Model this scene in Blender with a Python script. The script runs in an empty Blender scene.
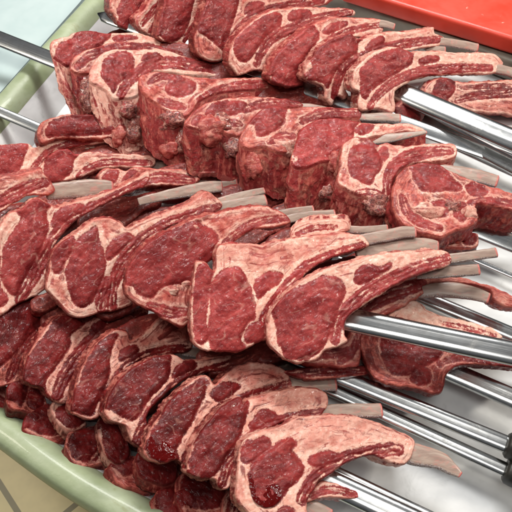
import bpy, math, random
import numpy as np
from mathutils import Vector, Matrix

random.seed(7)
scene = bpy.context.scene
COL = scene.collection

# ------------------------------------------------------------------ camera
PITCH = math.radians(55)
FPX = 600.0                       # focal length in pixels of a 512 px wide picture
CAM = np.array([0.0, -0.55/math.tan(PITCH), 0.55])
RIGHT = np.array([1.0, 0, 0])
FWD = np.array([0, math.cos(PITCH), -math.sin(PITCH)])
UP = np.array([0, math.sin(PITCH), math.cos(PITCH)])
cd = bpy.data.cameras.new("camera")
cam = bpy.data.objects.new("camera", cd); COL.objects.link(cam)
cd.sensor_width = 36; cd.lens = 36*FPX/512; cd.clip_start = 0.01; cd.clip_end = 100
cam.location = CAM; cam.rotation_euler = (math.pi/2-PITCH, 0, 0)
scene.camera = cam

def ray(x, y):
    return FWD + RIGHT*((x-256)/FPX) + UP*((256-y)/FPX)
def at(x, y, z):
    """the point at height z that stands under picture point x, y"""
    r = ray(x, y); return CAM + r*((z-CAM[2])/r[2])
def on_plane(x, y, P, n):
    r = FWD[None]+RIGHT[None]*((x-256)/FPX)[:,None]+UP[None]*((256-y)/FPX)[:,None]
    t = ((P-CAM)@n)/(r@n)
    return CAM[None]+r*t[:,None]
def unit(v): return v/np.linalg.norm(v)

# ------------------------------------------------------------------ tracing helpers
def pts(s):
    return np.array([[float(c) for c in p.split(',')] for p in s.split()])
def smooth(P, closed=True, step=1.0):
    out = []; n = len(P)
    for i in range(n if closed else n-1):
        if closed: p0, p1, p2, p3 = P[i-1], P[i], P[(i+1)%n], P[(i+2)%n]
        else: p0, p1, p2, p3 = P[max(i-1,0)], P[i], P[i+1], P[min(i+2,n-1)]
        k = max(2, int(np.linalg.norm((p2-p1)[:2])/step))
        for t in np.arange(k)/k:
            out.append(0.5*((2*p1)+(-p0+p2)*t+(2*p0-5*p1+4*p2-p3)*t*t+(-p0+3*p1-3*p2+p3)*t**3))
    if not closed: out.append(P[-1])
    return np.array(out)
def seg_dist(Q, P, closed=True):
    """distance of points Q to the polyline P, nearest point, arc position, signed side"""
    A = P; B = np.roll(P, -1, 0)
    if not closed: A = P[:-1]; B = P[1:]
    d = B-A; L2 = (d**2).sum(1)+1e-9
    arc = np.concatenate([[0], np.cumsum(np.sqrt(L2))])[:-1]
    best = np.full(len(Q), 1e9); near = np.zeros_like(Q); s = np.zeros(len(Q)); side = np.zeros(len(Q))
    for i0 in range(0, len(A), 64):
        a = A[i0:i0+64]; dd = d[i0:i0+64]; l2 = L2[i0:i0+64]
        w = Q[:,None,:]-a[None]
        t = np.clip((w*dd[None]).sum(2)/l2[None], 0, 1)
        c = a[None]+dd[None]*t[:,:,None]
        D = np.sqrt(((Q[:,None,:]-c)**2).sum(2))
        j = D.argmin(1); r = np.arange(len(Q)); m = D[r,j] < best
        best[m] = D[r,j][m]; near[m] = c[r,j][m]; s[m] = (arc[i0:i0+64][j]+np.sqrt(l2)[j]*t[r,j])[m]
        cr = dd[j,0]*w[r,j,1]-dd[j,1]*w[r,j,0]; side[m] = np.sign(cr)[m]
    return best, near, s, side
def inside(Q, P):
    x, y = Q[:,0], Q[:,1]; c = np.zeros(len(Q), bool); n = len(P)
    for i in range(n):
        x1, y1 = P[i]; x2, y2 = P[(i+1)%n]
        if y1 == y2: continue
        m = ((y1 > y) != (y2 > y)) & (x < (x2-x1)*(y-y1)/(y2-y1)+x1)
        c ^= m
    return c
def sdf(Q, P):
    d, near, s, _ = seg_dist(Q, P)
    return np.where(inside(Q, P), d, -d), near, s

def hash2(ix, iy, seed):
    h = (ix.astype(np.int64)*374761393 + iy.astype(np.int64)*668265263 + seed*1442695041) & 0xffffffff
    h = ((h ^ (h >> 13))*1274126177) & 0xffffffff
    return ((h ^ (h >> 16)) & 0xffff)/65535.0
def vnoise(x, y, seed=0):
    ix = np.floor(x); iy = np.floor(y); fx = x-ix; fy = y-iy
    fx = fx*fx*(3-2*fx); fy = fy*fy*(3-2*fy)
    a = hash2(ix,iy,seed); b = hash2(ix+1,iy,seed); c = hash2(ix,iy+1,seed); d = hash2(ix+1,iy+1,seed)
    return (a*(1-fx)+b*fx)*(1-fy)+(c*(1-fx)+d*fx)*fy-0.5
def fbm(x, y, seed=0, o=3):
    v = 0; a = 1.0
    for k in range(o):
        v = v+a*vnoise(x*2**k+k*17.3, y*2**k+k*5.7, seed+k); a *= .5
    return v

# ------------------------------------------------------------------ mesh helpers
def new_obj(name, verts, faces, mat, parent=None, attrs=None, normals=None, smooth_=True):
    me = bpy.data.meshes.new(name)
    me.from_pydata([tuple(v) for v in verts], [], [tuple(int(i) for i in f) for f in faces])
    me.materials.append(mat)
    if smooth_: me.polygons.foreach_set('use_smooth', [True]*len(me.polygons))
    for k, v in (attrs or {}).items():
        v = np.asarray(v, dtype=np.float32)
        if v.ndim == 1:
            a = me.attributes.new(k, 'FLOAT', 'POINT'); a.data.foreach_set('value', v)
        else:
            a = me.attributes.new(k, 'FLOAT_VECTOR', 'POINT'); a.data.foreach_set('vector', v.ravel())
    me.update()
    if normals is not None: me.normals_split_custom_set_from_vertices([tuple(n) for n in normals])
    o = bpy.data.objects.new(name, me); COL.objects.link(o)
    if parent is not None:
        o.parent = parent; o.matrix_parent_inverse = Matrix.Translation(-Vector(parent.location))
    return o
def empty(name, loc):
    o = bpy.data.objects.new(name, None); COL.objects.link(o); o.location = [float(v) for v in loc]
    o.empty_display_size = 0.01; return o
def tag(o, label=None, cat=None, group=None, kind=None):
    if label: o['label'] = label
    if cat: o['category'] = cat
    if group: o['group'] = group
    if kind: o['kind'] = kind
    return o
# ------------------------------------------------------------------ materials
class NT:
    def __init__(s, name):
        s.m = bpy.data.materials.new(name); s.m.use_nodes = True
        s.t = s.m.node_tree; s.n = s.t.nodes; s.b = s.n['Principled BSDF']
    def link(s, a, b): s.t.links.new(a, b)
    def put(s, inp, v):
        if isinstance(v, bpy.types.NodeSocket): s.link(v, inp)
        elif v is not None: inp.default_value = v
    def attr(s, name, vec=False):
        n = s.n.new('ShaderNodeAttribute'); n.attribute_name = name
        return n.outputs['Vector'] if vec else n.outputs['Fac']
    def math(s, op, a, b=None, c=None, clamp=False):
        n = s.n.new('ShaderNodeMath'); n.operation = op; n.use_clamp = clamp
        s.put(n.inputs[0], a); s.put(n.inputs[1], b)
        if c is not None: s.put(n.inputs[2], c)
        return n.outputs[0]
    def n_sep(s, v, i):
        n = s.n.new('ShaderNodeSeparateXYZ'); s.put(n.inputs[0], v); return n.outputs[i]
    def sstep(s, v, lo, hi, a=0.0, b=1.0):
        n = s.n.new('ShaderNodeMapRange'); n.interpolation_type = 'SMOOTHSTEP'
        s.put(n.inputs['Value'], v); s.put(n.inputs['From Min'], lo); s.put(n.inputs['From Max'], hi)
        s.put(n.inputs['To Min'], a); s.put(n.inputs['To Max'], b); return n.outputs['Result']
    def scale(s, v, k):
        n = s.n.new('ShaderNodeVectorMath'); n.operation = 'MULTIPLY'
        s.put(n.inputs[0], v); s.put(n.inputs[1], k); return n.outputs[0]
    def noise(s, v, sc, detail=2, rough=.55, dist=0.0, out='Fac'):
        n = s.n.new('ShaderNodeTexNoise'); s.put(n.inputs['Vector'], v)
        n.inputs['Scale'].default_value = sc; n.inputs['Detail'].default_value = detail
        n.inputs['Roughness'].default_value = rough; n.inputs['Distortion'].default_value = dist
        return n.outputs[out]
    def mix(s, f, a, b, mode='MIX'):
        n = s.n.new('ShaderNodeMix'); n.data_type = 'RGBA'; n.blend_type = mode
        s.put(n.inputs[0], f)
        for i, v in ((6, a), (7, b)):
            if isinstance(v, tuple): v = (*v[:3], 1)
            s.put(n.inputs[i], v)
        return n.outputs[2]
    def bump(s, h, strength, dist, prev=None):
        n = s.n.new('ShaderNodeBump'); s.put(n.inputs['Height'], h)
        n.inputs['Strength'].default_value = strength; n.inputs['Distance'].default_value = dist
        if prev is not None: s.put(n.inputs['Normal'], prev)
        return n.outputs[0]
    def set(s, **k):
        for a, v in k.items():
            key = a.replace('_', ' ')
            if isinstance(v, tuple): v = (*v[:3], 1)
            s.put(s.b.inputs[key], v)

def meat_material():
    t = NT('raw_meat')
    tc = t.attr('tc', True); fl_ = t.attr('flow', True); sd = t.attr('sd'); side = t.attr('side'); tone = t.attr('tone'); fat = t.attr('fat'); rag = t.attr('rag')
    # ragged border between lean and fat (sd is in mm)
    w1 = t.noise(tc, .17, 2); w2 = t.noise(tc, .8, 3)
    sdw = t.math('ADD', sd, t.math('MULTIPLY_ADD', w1, 4.4, -1.25))
    sdw = t.math('ADD', sdw, t.math('MULTIPLY_ADD', w2, 2.4, -1.2))
    m_face = t.sstep(sdw, -.55, .55)
    # red sheets in the fat, lying along the edge of the chop
    sh = t.noise(t.scale(fl_, (.035, .26, .2)), 1.0, 3, .6, .7)
    sh = t.math('ADD', sh, t.math('MULTIPLY_ADD', fat, -.22, .13))
    sheet_ = t.sstep(sh, .49, .62)
    lump = t.noise(t.scale(tc, (.14, .2, 1)), 1.0, 4, .65, 1.2)
    lump = t.math('ADD', lump, t.math('MULTIPLY_ADD', fat, -.24, .12))
    blood = t.math('MAXIMUM', t.math('MULTIPLY', sheet_, .85), t.math('MULTIPLY', t.sstep(lump, .46, .66), .75))
    seam = t.sstep(t.math('ABSOLUTE', t.math('ADD', sdw, 1.15)), .25, .75)      # pale membrane round each muscle
    m_face = t.math('MAXIMUM', m_face, t.math('MULTIPLY', blood, t.math('MULTIPLY_ADD', seam, .8, .2)))
    # fat veins running through the lean
    vd = t.noise(t.scale(tc, (.55, 1, 1)), .055, 1, .4, .2)
    vein = t.sstep(t.math('ABSOLUTE', t.math('SUBTRACT', vd, .5)), .002, .018, 1, 0)
    vein = t.math('MULTIPLY', vein, t.sstep(t.noise(tc, .13, 1), .44, .6))
    fl = t.noise(t.scale(tc, (1, .55, 1)), .85, 2, .5, .6)
    fleck = t.sstep(fl, .66, .72)
    # side walls: lean and fat in sheets along the cut
    st = t.noise(t.scale(tc, (.13, .028, 1)), 1.0, 3, .6, .9)
    st2 = t.noise(t.scale(tc, (.10, .09, 1)), 1.0, 4, .65, .9)
    sl = t.math('ADD', t.math('MULTIPLY', st, .5), t.math('MULTIPLY', st2, .5))
    sl = t.math('ADD', sl, t.math('MULTIPLY_ADD', fat, -.16, .14))
    m_side = t.sstep(sl, .45, .58)
    m = t.math('ADD', t.math('MULTIPLY', m_face, t.math('SUBTRACT', 1.0, side)), t.math('MULTIPLY', m_side, side))
    m2 = t.math('MULTIPLY', m, t.math('SUBTRACT', 1.0, t.math('MULTIPLY', vein, .2)))
    m2 = t.math('MULTIPLY', m2, t.math('SUBTRACT', 1.0, t.math('MULTIPLY', fleck, .14)))
    # lean
    n1 = t.noise(t.scale(tc, (.6, 1, 1)), .085, 4, .62, .6); n2 = t.noise(t.scale(tc, (.26, 1.15, 1)), 0.8, 3, .62, .5)
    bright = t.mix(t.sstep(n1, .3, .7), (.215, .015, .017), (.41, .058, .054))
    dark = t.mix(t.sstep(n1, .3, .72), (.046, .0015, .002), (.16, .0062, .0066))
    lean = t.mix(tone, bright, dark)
    lean = t.mix(.9, lean, t.mix(t.sstep(n2, .3, .72), (.80, .72, .72), (1.18, 1.26, 1.24)), 'MULTIPLY')
    # fat
    f1 = t.noise(tc, .12, 3, .6, .8)
    cream = t.mix(t.sstep(f1, .3, .7), (.82, .60, .49), (.76, .40, .315))
    pink = t.mix(t.sstep(f1, .3, .7), (.58, .165, .125), (.42, .068, .053))
    near = t.sstep(sdw, -6.5, -1.5)                       # creamy next to the muscles, redder flesh farther out
    fv = t.math('ADD', t.math('MULTIPLY_ADD', fat, 2.0, -1.05), t.math('MULTIPLY_ADD', t.noise(tc, .05, 2), 1.5, -.75))
    edge = t.sstep(t.n_sep(fl_, 1), .3, 2.6)
    fv = t.math('ADD', fv, t.math('MULTIPLY', t.math('MULTIPLY', near, edge), .8), clamp=True)
    fatc = t.mix(fv, pink, cream)
    f2 = t.noise(t.scale(tc, (.25, .4, 1)), 1.0, 4, .62, 1.0)
    fatc = t.mix(.75, fatc, t.mix(t.sstep(f2, .3, .7), (.86, .68, .62), (1.08, 1.12, 1.12)), 'MULTIPLY')
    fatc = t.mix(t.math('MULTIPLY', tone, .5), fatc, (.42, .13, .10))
    c = t.mix(m2, fatc, lean)
    # sawn spongy backbone showing on the ragged sides
    bp = t.sstep(t.noise(tc, .06, 2, .5, .7), .53, .60)
    bp = t.math('MULTIPLY', t.math('MULTIPLY', bp, rag), side)
    bc = t.mix(t.sstep(t.noise(tc, .38, 3, .6), .38, .62), (.28, .12, .08), (.06, .012, .010))
    bc = t.mix(t.sstep(t.noise(tc, .2, 2), .52, .62), bc, (.50, .24, .17))
    c = t.mix(t.math('MULTIPLY', bp, .75), c, bc)
    t.set(Base_Color=c)
    rn = t.noise(tc, .3, 2)
    t.set(Roughness=t.sstep(rn, .3, .7, .36, .55), Specular_IOR_Level=.16)
    wet = t.sstep(rn, .44, .6)
    t.set(Coat_Weight=t.math('MULTIPLY_ADD', wet, .62, .06), Coat_Roughness=.06, Coat_IOR=1.42)
    h1 = t.noise(t.scale(tc, (1, .6, 1)), .42, 4, .56, .4)
    b = t.bump(h1, .75, .0017); t.put(b.node.inputs['Strength'], t.math('MULTIPLY_ADD', t.math('MAXIMUM', m, side), .24, .14))
    t.link(b, t.b.inputs['Normal'])
    b2 = t.bump(t.noise(t.scale(tc, (.45, 1.1, 1)), .30, 3, .5, .8), .6, .0028)
    t.link(b2, t.b.inputs['Coat Normal'])
    return t.m

def bone_material():
    t = NT('scraped_bone')
    tc = t.attr('tc', True); end = t.attr('side'); tone = t.attr('tone'); ed = t.attr('edge')
    n1 = t.noise(t.scale(tc, (.05, .35, 1)), 1.0, 3, .55, .4)
    c = t.mix(t.sstep(n1, .3, .7), (.28, .185, .15), (.42, .325, .265))
    c = t.mix(tone, c, t.mix(t.sstep(n1, .3, .7), (.17, .105, .08), (.26, .18, .14)))
    n2 = t.noise(t.scale(tc, (.10, .25, 1)), 1.0, 4, .6, .8)
    c = t.mix(t.math('MULTIPLY', t.sstep(n2, .52, .68), .55), c, (.48, .17, .14))
    # shining torn membrane along the lower edge
    fr = t.math('ADD', ed, t.math('MULTIPLY_ADD', t.noise(tc, .5, 3), .9, -.45))
    c = t.mix(t.sstep(fr, .72, .92), c, t.mix(t.sstep(t.noise(tc, 1.1, 2), .45, .6), (.16, .11, .11), (.55, .48, .46)))
    rag = t.math('ADD', end, t.math('MULTIPLY_ADD', t.noise(tc, .35, 3), .6, -.3))
    c = t.mix(t.sstep(rag, .62, .9), c, t.mix(t.noise(tc, .5, 2), (.36, .03, .03), (.58, .22, .18)))
    t.set(Base_Color=c, Roughness=.42, Coat_Weight=.15, Coat_Roughness=.15, Specular_IOR_Level=.4)
    b = t.bump(t.noise(t.scale(tc, (.2, .4, 1)), 1.0, 4, .6), .4, .0007)
    t.link(b, t.b.inputs['Normal'])
    return t.m

def spongy_material():
    t = NT('sawn_backbone')
    tc = t.attr('tc', True)
    n = t.noise(tc, .35, 4, .62, .6); n2 = t.noise(tc, .12, 3, .6, 1.0)
    c = t.mix(t.sstep(n, .36, .6), (.10, .014, .012), (.36, .10, .075))
    c = t.mix(t.sstep(n2, .5, .62), c, (.56, .26, .20))
    c = t.mix(t.sstep(t.noise(tc, .17, 3), .55, .66), c, (.33, .03, .03))
    t.set(Base_Color=c, Roughness=.42, Coat_Weight=.4, Coat_Roughness=.1)
    t.link(t.bump(n, .9, .002), t.b.inputs['Normal'])
    return t.m

def steel_material():
    t = NT('polished_steel')
    tc = t.attr('tc', True)
    n = t.noise(t.scale(tc, (.02, 2.5, 1)), 1.0, 3, .6)
    sm = t.noise(tc, .05, 4, .65, 1.0)
    t.set(Base_Color=t.mix(t.sstep(sm, .4, .75), (.55, .56, .56), (.38, .38, .37)), Metallic=1.0,
          Roughness=t.math('ADD', t.sstep(n, .2, .8, .12, .26), t.sstep(sm, .5, .8, 0, .12)))
    t.link(t.bump(n, .1, .0002), t.b.inputs['Normal'])
    return t.m

def plain(name, c1, c2, sc, rough=.5, spec=.5, coat=0, bump=.0, bsc=None, dirt=None):
    t = NT(name)
    g = t.n.new('ShaderNodeNewGeometry').outputs['Position']
    n = t.noise(g, sc, 5, .62, .5)
    c = t.mix(t.sstep(n, .32, .68), c1, c2)
    if dirt:
        d = t.noise(g, dirt[1], 6, .7, 1.0)
        c = t.mix(t.sstep(d, dirt[2], dirt[3]), c, dirt[0])
    t.set(Base_Color=c, Roughness=t.sstep(n, .2, .8, rough-.08, rough+.08), Specular_IOR_Level=spec, Coat_Weight=coat)
    if bump: t.link(t.bump(t.noise(g, bsc or sc*6, 4, .6), .5, bump), t.b.inputs['Normal'])
    return t.m
def juice_material():
    t = NT('meat_juice')
    t.set(Base_Color=(.085,.0012,.0012), Roughness=.12, Coat_Weight=0.0, Specular_IOR_Level=.3)
    tc = t.n.new('ShaderNodeNewGeometry').outputs['Position']
    t.link(t.bump(t.noise(tc, 260, 2), .7, .0015), t.b.inputs['Normal'])
    return t.m
JUICE = juice_material()
MEAT = meat_material(); BONE = bone_material(); SPONGE = spongy_material(); STEEL = steel_material()
# ------------------------------------------------------------------ chops
ROWS = {   # chop planes of a row pass through the line P0-P1; a, b tilt the faces to the right / upwards
 'A': (at(100,15,.060), at(400,95,.070), .60, .30),
 'B': (at(60,70,.085), at(460,200,.080), .40, .55),
 'C': (at(0,160,.060), at(200,180,.060), .12, .25),
 'D': (at(20,255,.100), at(330,330,.105), .35, .25),
 'G': (at(360,300,.060), at(430,370,.050), .30, .30),
 'E': (at(0,345,.072), at(290,475,.085), .45, .30),
 'H': (at(0,250,.030), at(512,250,.030), .10, .60),
 'F': (at(0,405,.045), at(210,500,.040), .40, .55),
}
GROUP = 'raw lamb chops threaded on the skewers'
N_VERT = 0
ROW_E = {'A': (4,-6), 'D': (5,-9), 'E': (4,-9), 'G': (3,-6)}
def chop(row, ax, outline, label, eye=(), m=(), ms=(), fs=(), bones=(), e=None, th=3.0, tone=.3, fat=.6, dz=0, bulge=.10, step=.8, ab=None, rag=None, P=None, lumps=(), juice=()):
    global N_VERT
    if rag is None: rag = {'B': .55, 'F': .25}.get(row, .15)
    if row == 'F': th = .8
    if row == 'B': fat = min(1, fat+.15)
    P0, P1, a, b = ROWS[row]
    if ab: a, b = ab
    p0 = P0-CAM; p1 = P1-CAM
    # point of the row line seen at picture column ax
    k = (ax-256)/FPX
    f0 = p0@RIGHT-k*(p0@FWD); f1 = p1@RIGHT-k*(p1@FWD)
    if e is None: e = ROW_E.get(row, (0,0))
    if P is None: P = P0+(P1-P0)*(f0/(f0-f1))
    O = pts(outline); cen = O.mean(0)
    view = unit(-ray(*cen))
    n = unit(view+RIGHT*a+UP*b)
    P = P+view*dz*.01
    seed = int(ax*7+cen[1]*13) % 997
    tone = min(1, max(0, tone+((seed % 17)/16-.5)*.2)); fat = min(1, max(0, fat+((seed % 23)/22-.5)*.2))
    S = smooth(O, True, 1.0)
    S = S+np.stack([fbm(S[:,0]*.16, S[:,1]*.16, seed), fbm(S[:,0]*.16+9, S[:,1]*.16, seed+5)], 1)*1.3
    h = step
    lo = S.min(0)-2*h; hi = S.max(0)+2*h
    gx = np.arange(lo[0], hi[0], h); gy = np.arange(lo[1], hi[1], h)
    X, Y = np.meshgrid(gx, gy, indexing='ij'); Q = np.stack([X.ravel(), Y.ravel()], 1)
    d, near, s = sdf(Q, S)
    ok = (d > -.45*h).reshape(X.shape)
    cell = ok[:-1,:-1]&ok[1:,:-1]&ok[:-1,1:]&ok[1:,1:]
    idx = np.arange(Q.shape[0]).reshape(X.shape)
    ci, cj = np.nonzero(cell)
    F = np.stack([idx[ci,cj], idx[ci,cj+1], idx[ci+1,cj+1], idx[ci+1,cj]], 1)
    used = np.unique(F); remap = -np.ones(Q.shape[0], int); remap[used] = np.arange(len(used))
    F = remap[F]; Q = Q[used]; d = d[used]; near = near[used]; s = s[used]
    # rim edges: those used once
    E = np.concatenate([F[:,[0,1]], F[:,[1,2]], F[:,[2,3]], F[:,[3,0]]])
    key = np.sort(E, 1); kk = key[:,0]*10**7+key[:,1]
    u, first, cnt = np.unique(kk, return_index=True, return_counts=True)
    B = E[first[cnt == 1]]
    rim = np.unique(B)
    Q[rim] = near[rim]; d[rim] = 0
    d = np.maximum(d, 0)
    nv = len(Q)
    base = on_plane(Q[:,0], Q[:,1], P, n)
    mpp = np.linalg.norm(base.mean(0)-CAM)/FPX          # metres per picture pixel here
    mm = mpp*1000
    # lean and fat, as signed distances in px
    sd = np.full(nv, -8.0); sde = np.full(nv, -8.0); FT = []
    for p in eye: sde = np.maximum(sde, sdf(Q, smooth(pts(p)))[0])
    for p in m: FT.append(np.maximum(-8.0, sdf(Q, smooth(pts(p)))[0]))
    WD = []
    for p, w in ms:
        L = smooth(pts(p), False); dist, _, ss, sg = seg_dist(Q, L, False)
        ln = np.linalg.norm(np.diff(L, axis=0), axis=1).sum()
        ww = w*.5*(.75+.45*np.sin(np.clip(ss/ln, 0, 1)*math.pi))
        v = ww-dist
        off = dist*sg+fbm(ss*.09, ss*0, seed+3)*w*.25
        for q, lw in ((-.2, 1.25/mm), (.2, 1.1/mm)):
            v = np.minimum(v, np.abs(off-q*w)-lw+np.maximum(0, -fbm(ss*.11, ss*0+q*40, seed)*2.4))
        FT.append(np.maximum(-8.0, v)); WD.append((len(FT)-1, ww-dist))
    if len(eye): sde = sde+7.0*np.clip(fbm(s*.022, s*0+seed, seed+4, 2)*2.2+(.5 if fat < .78 else .2), 0, 1)*np.exp(-(d/(5/mm))**2)*(sde > -12/mm)
    sdm = np.max(FT, 0) if FT else np.full(nv, -8.0)
    wide = [f for f in FT]
    for i_, f_ in WD: wide[i_] = np.maximum(-8.0, f_)
    own = np.argmax(wide, 0) if FT else np.zeros(nv, int)
    sdw_ = np.max(wide, 0) if FT else sdm
    sd = np.maximum(sde, sdm)
    for p, w in fs:
        dist, _, _, _ = seg_dist(Q, smooth(pts(p), False), False); sd = np.minimum(sd, dist-w*.5-1.0)
    # relief of the face
    rr = 1.8 if row == 'B' else 1.3
    r = rr/mm
    rd = np.clip(d/r, 0, 1)
    hgt = -(1-np.sqrt(np.clip(1-(1-rd)**2, 0, 1)))*rr*.001
    hgt += .0013*np.clip(sde/5, -.2, 1)+.0004*np.clip(sdm/3, -.3, 1)
    hgt -= .0004*np.exp(-(sd/1.3)**2)
    hgt += (.0014*(1+1.6*rag)*fbm(Q[:,0]*.07*mm, Q[:,1]*.07*mm, seed, 3)+.0003*(1+2*rag)*fbm(Q[:,0]*.32*mm, Q[:,1]*.32*mm, seed+9, 2))*np.clip(.25+d/6, 0, 1)
    V = base+n[None]*hgt[:,None]
    flow = np.stack([s*mm, d*mm, np.full(nv, seed*3.1)], 1); FL = [flow]
    ev, U_ = np.linalg.eigh(np.cov((S-S.mean(0)).T)); ax_ = U_[:,1]; bx_ = U_[:,0]
    tc = np.stack([Q@ax_*mm, Q@bx_*mm, np.full(nv, seed*3.1)], 1)
    side = np.zeros(nv)
    # side wall
    ex = -n*(th*.01)+(RIGHT*e[0]-UP*e[1])*mpp
    rv = V[rim]; nr = len(rim); pos = -np.ones(nv, int); pos[rim] = np.arange(nr)
    cen3 = base.mean(0)
    sdd = []
    # outward direction in the picture
    eps = 1.5
    g = np.stack([sdf(Q[rim]+[eps,0], S)[0]-sdf(Q[rim]-[eps,0], S)[0], sdf(Q[rim]+[0,eps], S)[0]-sdf(Q[rim]-[0,eps], S)[0]], 1)
    g /= (np.linalg.norm(g, axis=1, keepdims=True)+1e-6)
    out3 = -(RIGHT[None]*g[:,:1]-UP[None]*g[:,1:])
    L = np.linalg.norm(ex)*1000; K = max(5, int(L/1.3))
    Vs = [V]; Fs = [F]; last = rim; TC = [tc]; SD = [sd*mm]; SI = [side]
    tot = nv
    for kx in range(1, K+1):
        t = kx/K
        su = s[rim]*mm; tv = t*L
        bl = bulge*.01*math.sin(math.pi*min(1, t*1.15))*(1 if t < .87 else 1)
        nz = (fbm(su*.10, su*0+tv*.08+seed, seed+20, 3)*.0035+fbm(su*.33, su*0+tv*.28+seed, seed+30, 3)*.0022)*(.45+1.5*rag)+fbm(su*.055, su*0+tv*.06+seed*.7, seed+40, 2)*.009*rag
        ring = rv+(cen3-rv)*(.07*t*t if row == 'B' else 0)+ex[None]*t+out3*(bl+nz*min(1, 2.5*t)*(1-.55*t*t))[:,None]
        Vs.append(ring); TC.append(np.stack([su, np.full(nr, tv)+400, np.full(nr, seed*3.1)], 1))
        SD.append(np.full(nr, -2.0)); SI.append(np.full(nr, min(1, tv/1.6))); FL.append(np.stack([su, np.full(nr, -tv), np.full(nr, seed*3.1)], 1))
        cur = np.arange(tot, tot+nr); tot += nr
        a_ = B[:,0]; b_ = B[:,1]
        lastmap = (lambda q: q) if kx == 1 else (lambda q, l=last: l[pos[q]])
        Fs.append(np.stack([lastmap(b_), lastmap(a_), cur[pos[a_]], cur[pos[b_]]], 1))
        last = cur
    # back
    bk = base+ex[None]*.96+((cen3-base)*.11 if row == 'B' else (cen3-base)*.04); bk[rim] = Vs[-1]
    # reuse the last ring for the back's rim
    inn = np.setdiff1d(np.arange(nv), rim); mp = np.zeros(nv, int); mp[rim] = last[pos[rim]]; mp[inn] = np.arange(tot, tot+len(inn))
    Vs.append(bk[inn]); TC.append(tc[inn]); SD.append(sd[inn]*mm); SI.append(np.ones(len(inn))); FL.append(flow[inn])
    Fs.append(mp[F][:,::-1])
    tot += len(inn)
    AV = np.concatenate(Vs); AF = np.concatenate(Fs); AFL = np.concatenate(FL); ATC = np.concatenate(TC); ASD = np.concatenate(SD); ASI = np.concatenate(SI)
    fn = np.cross(AV[AF[:,2]]-AV[AF[:,0]], AV[AF[:,3]]-AV[AF[:,1]])
    if (fn[:len(F)].sum(0)@n) < 0:
        AF = AF[:,::-1]; fn = -fn
    vn = np.zeros_like(AV)
    for c in range(4): np.add.at(vn, AF[:,c], fn)
    vn /= (np.linalg.norm(vn, axis=1, keepdims=True)+1e-12)
    # parts by face
    lab = np.zeros(len(AF), int)
    fe = sde[F].mean(1); fm = sdw_[F].mean(1)
    lab[:len(F)] = np.where(fe > 0, 1, np.where(fm > 0, 2+own[F[:,0]], 0))
    root = empty('lamb_chop', (cen3+ex))
    tag(root, label, 'lamb chop', GROUP)
    for li, nm in [(0, 'fat_and_flank'), (1, 'eye_muscle')]+[(2+i_, 'rib_meat') for i_ in range(len(FT))]:
        f = AF[lab == li]
        if len(f) == 0: continue
        us = np.unique(f); rm = np.zeros(len(AV), int); rm[us] = np.arange(len(us))
        ao = dict(tc=ATC[us], flow=AFL[us], rag=np.full(len(us), rag), sd=ASD[us], side=ASI[us], tone=np.full(len(us), tone), fat=np.full(len(us), fat))
        new_obj(nm, AV[us]-np.array(root.location)*0, rm[f], MEAT, root, ao, vn[us])
        N_VERT += len(us)
    for lx, ly, rx, ry, kind in lumps:
        for t in np.linspace(0, 1, 60):
            q = np.array([[lx-e[0]*t, ly-e[1]*t]])
            if inside(q, S)[0]: break
        c3 = on_plane(q[:,0], q[:,1], P, n)[0]+ex*t
        if kind == 'p': continue
        if t > .02: c3 = c3+unit(cen3+ex*t-c3)*min(rx, ry)*mpp*.7
        else: c3 = c3-n*min(rx, ry)*mpp*.25
        lump(c3, rx*mpp, ry*mpp, kind, root, seed+lx, tone, t < .02)
    for jp in juice:
        J = smooth(pts(jp)); J = J+np.stack([fbm(J[:,0]*.3, J[:,1]*.3, 3), fbm(J[:,0]*.3, J[:,1]*.3, 8)], 1)*.9; G = np.concatenate([J, J.mean(0)+(J-J.mean(0))*.8, J.mean(0)[None]]); q = len(J)
        W = on_plane(G[:,0], G[:,1], P, n)+n[None]*np.concatenate([np.full(q, .0007), np.full(q+1, .0013)])[:,None]
        f = [(i, (i+1)%q, q+(i+1)%q, q+i) for i in range(q)]+[(q+i, q+(i+1)%q, 2*q) for i in range(q)]
        new_obj('juice_pool', W, f, JUICE, root)
    for bn in bones:       # a rib bends less away from the viewer than the cut face
        q = pts(bn[0] if isinstance(bn, tuple) else bn)[:1]
        bone(bn, on_plane(q[:,0], q[:,1], P, n)[0], unit(view+RIGHT*a*.35+UP*b), mpp, root, seed)
    return root

def lump(c, rx, ry, kind, root, seed, tone, n_is_face=False):
    M, N = 26, 16; V = []; F = []
    th = np.arange(M)*2*math.pi/M
    for i in range(N+1):
        ph = math.pi*i/N
        for q in th:
            v = np.array([math.sin(ph)*math.cos(q), math.cos(ph), math.sin(ph)*math.sin(q)]); V.append(v)
    V = np.array(V)
    k = 1+.75*fbm(V[:,0]*1.5+V[:,2]*1.1+seed, V[:,1]*1.5+seed*.3, int(seed), 3)+.25*fbm(V[:,0]*4+V[:,2]*3, V[:,1]*4, int(seed)+7, 2)
    W = V*k[:,None]; P = c[None]+W[:,:1]*rx*RIGHT[None]+W[:,1:2]*ry*UP[None]-W[:,2:]*min(rx, ry)*.5*FWD[None]
    for i in range(N):
        for j in range(M): F.append((i*M+j, i*M+(j+1)%M, (i+1)*M+(j+1)%M, (i+1)*M+j))
    nv = len(P); tcs = W*np.array([rx, ry, min(rx, ry)])*1000+seed
    if kind == 'b': new_obj('backbone', P, F, SPONGE, root, dict(tc=tcs))
    else: new_obj('fat_nodule', P, F, MEAT, root, dict(tc=tcs, flow=tcs, sd=np.full(nv, -3.), side=np.zeros(nv), tone=np.full(nv, tone*.8), fat=np.full(nv, .55 if n_is_face else .2), rag=np.zeros(nv)))

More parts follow.
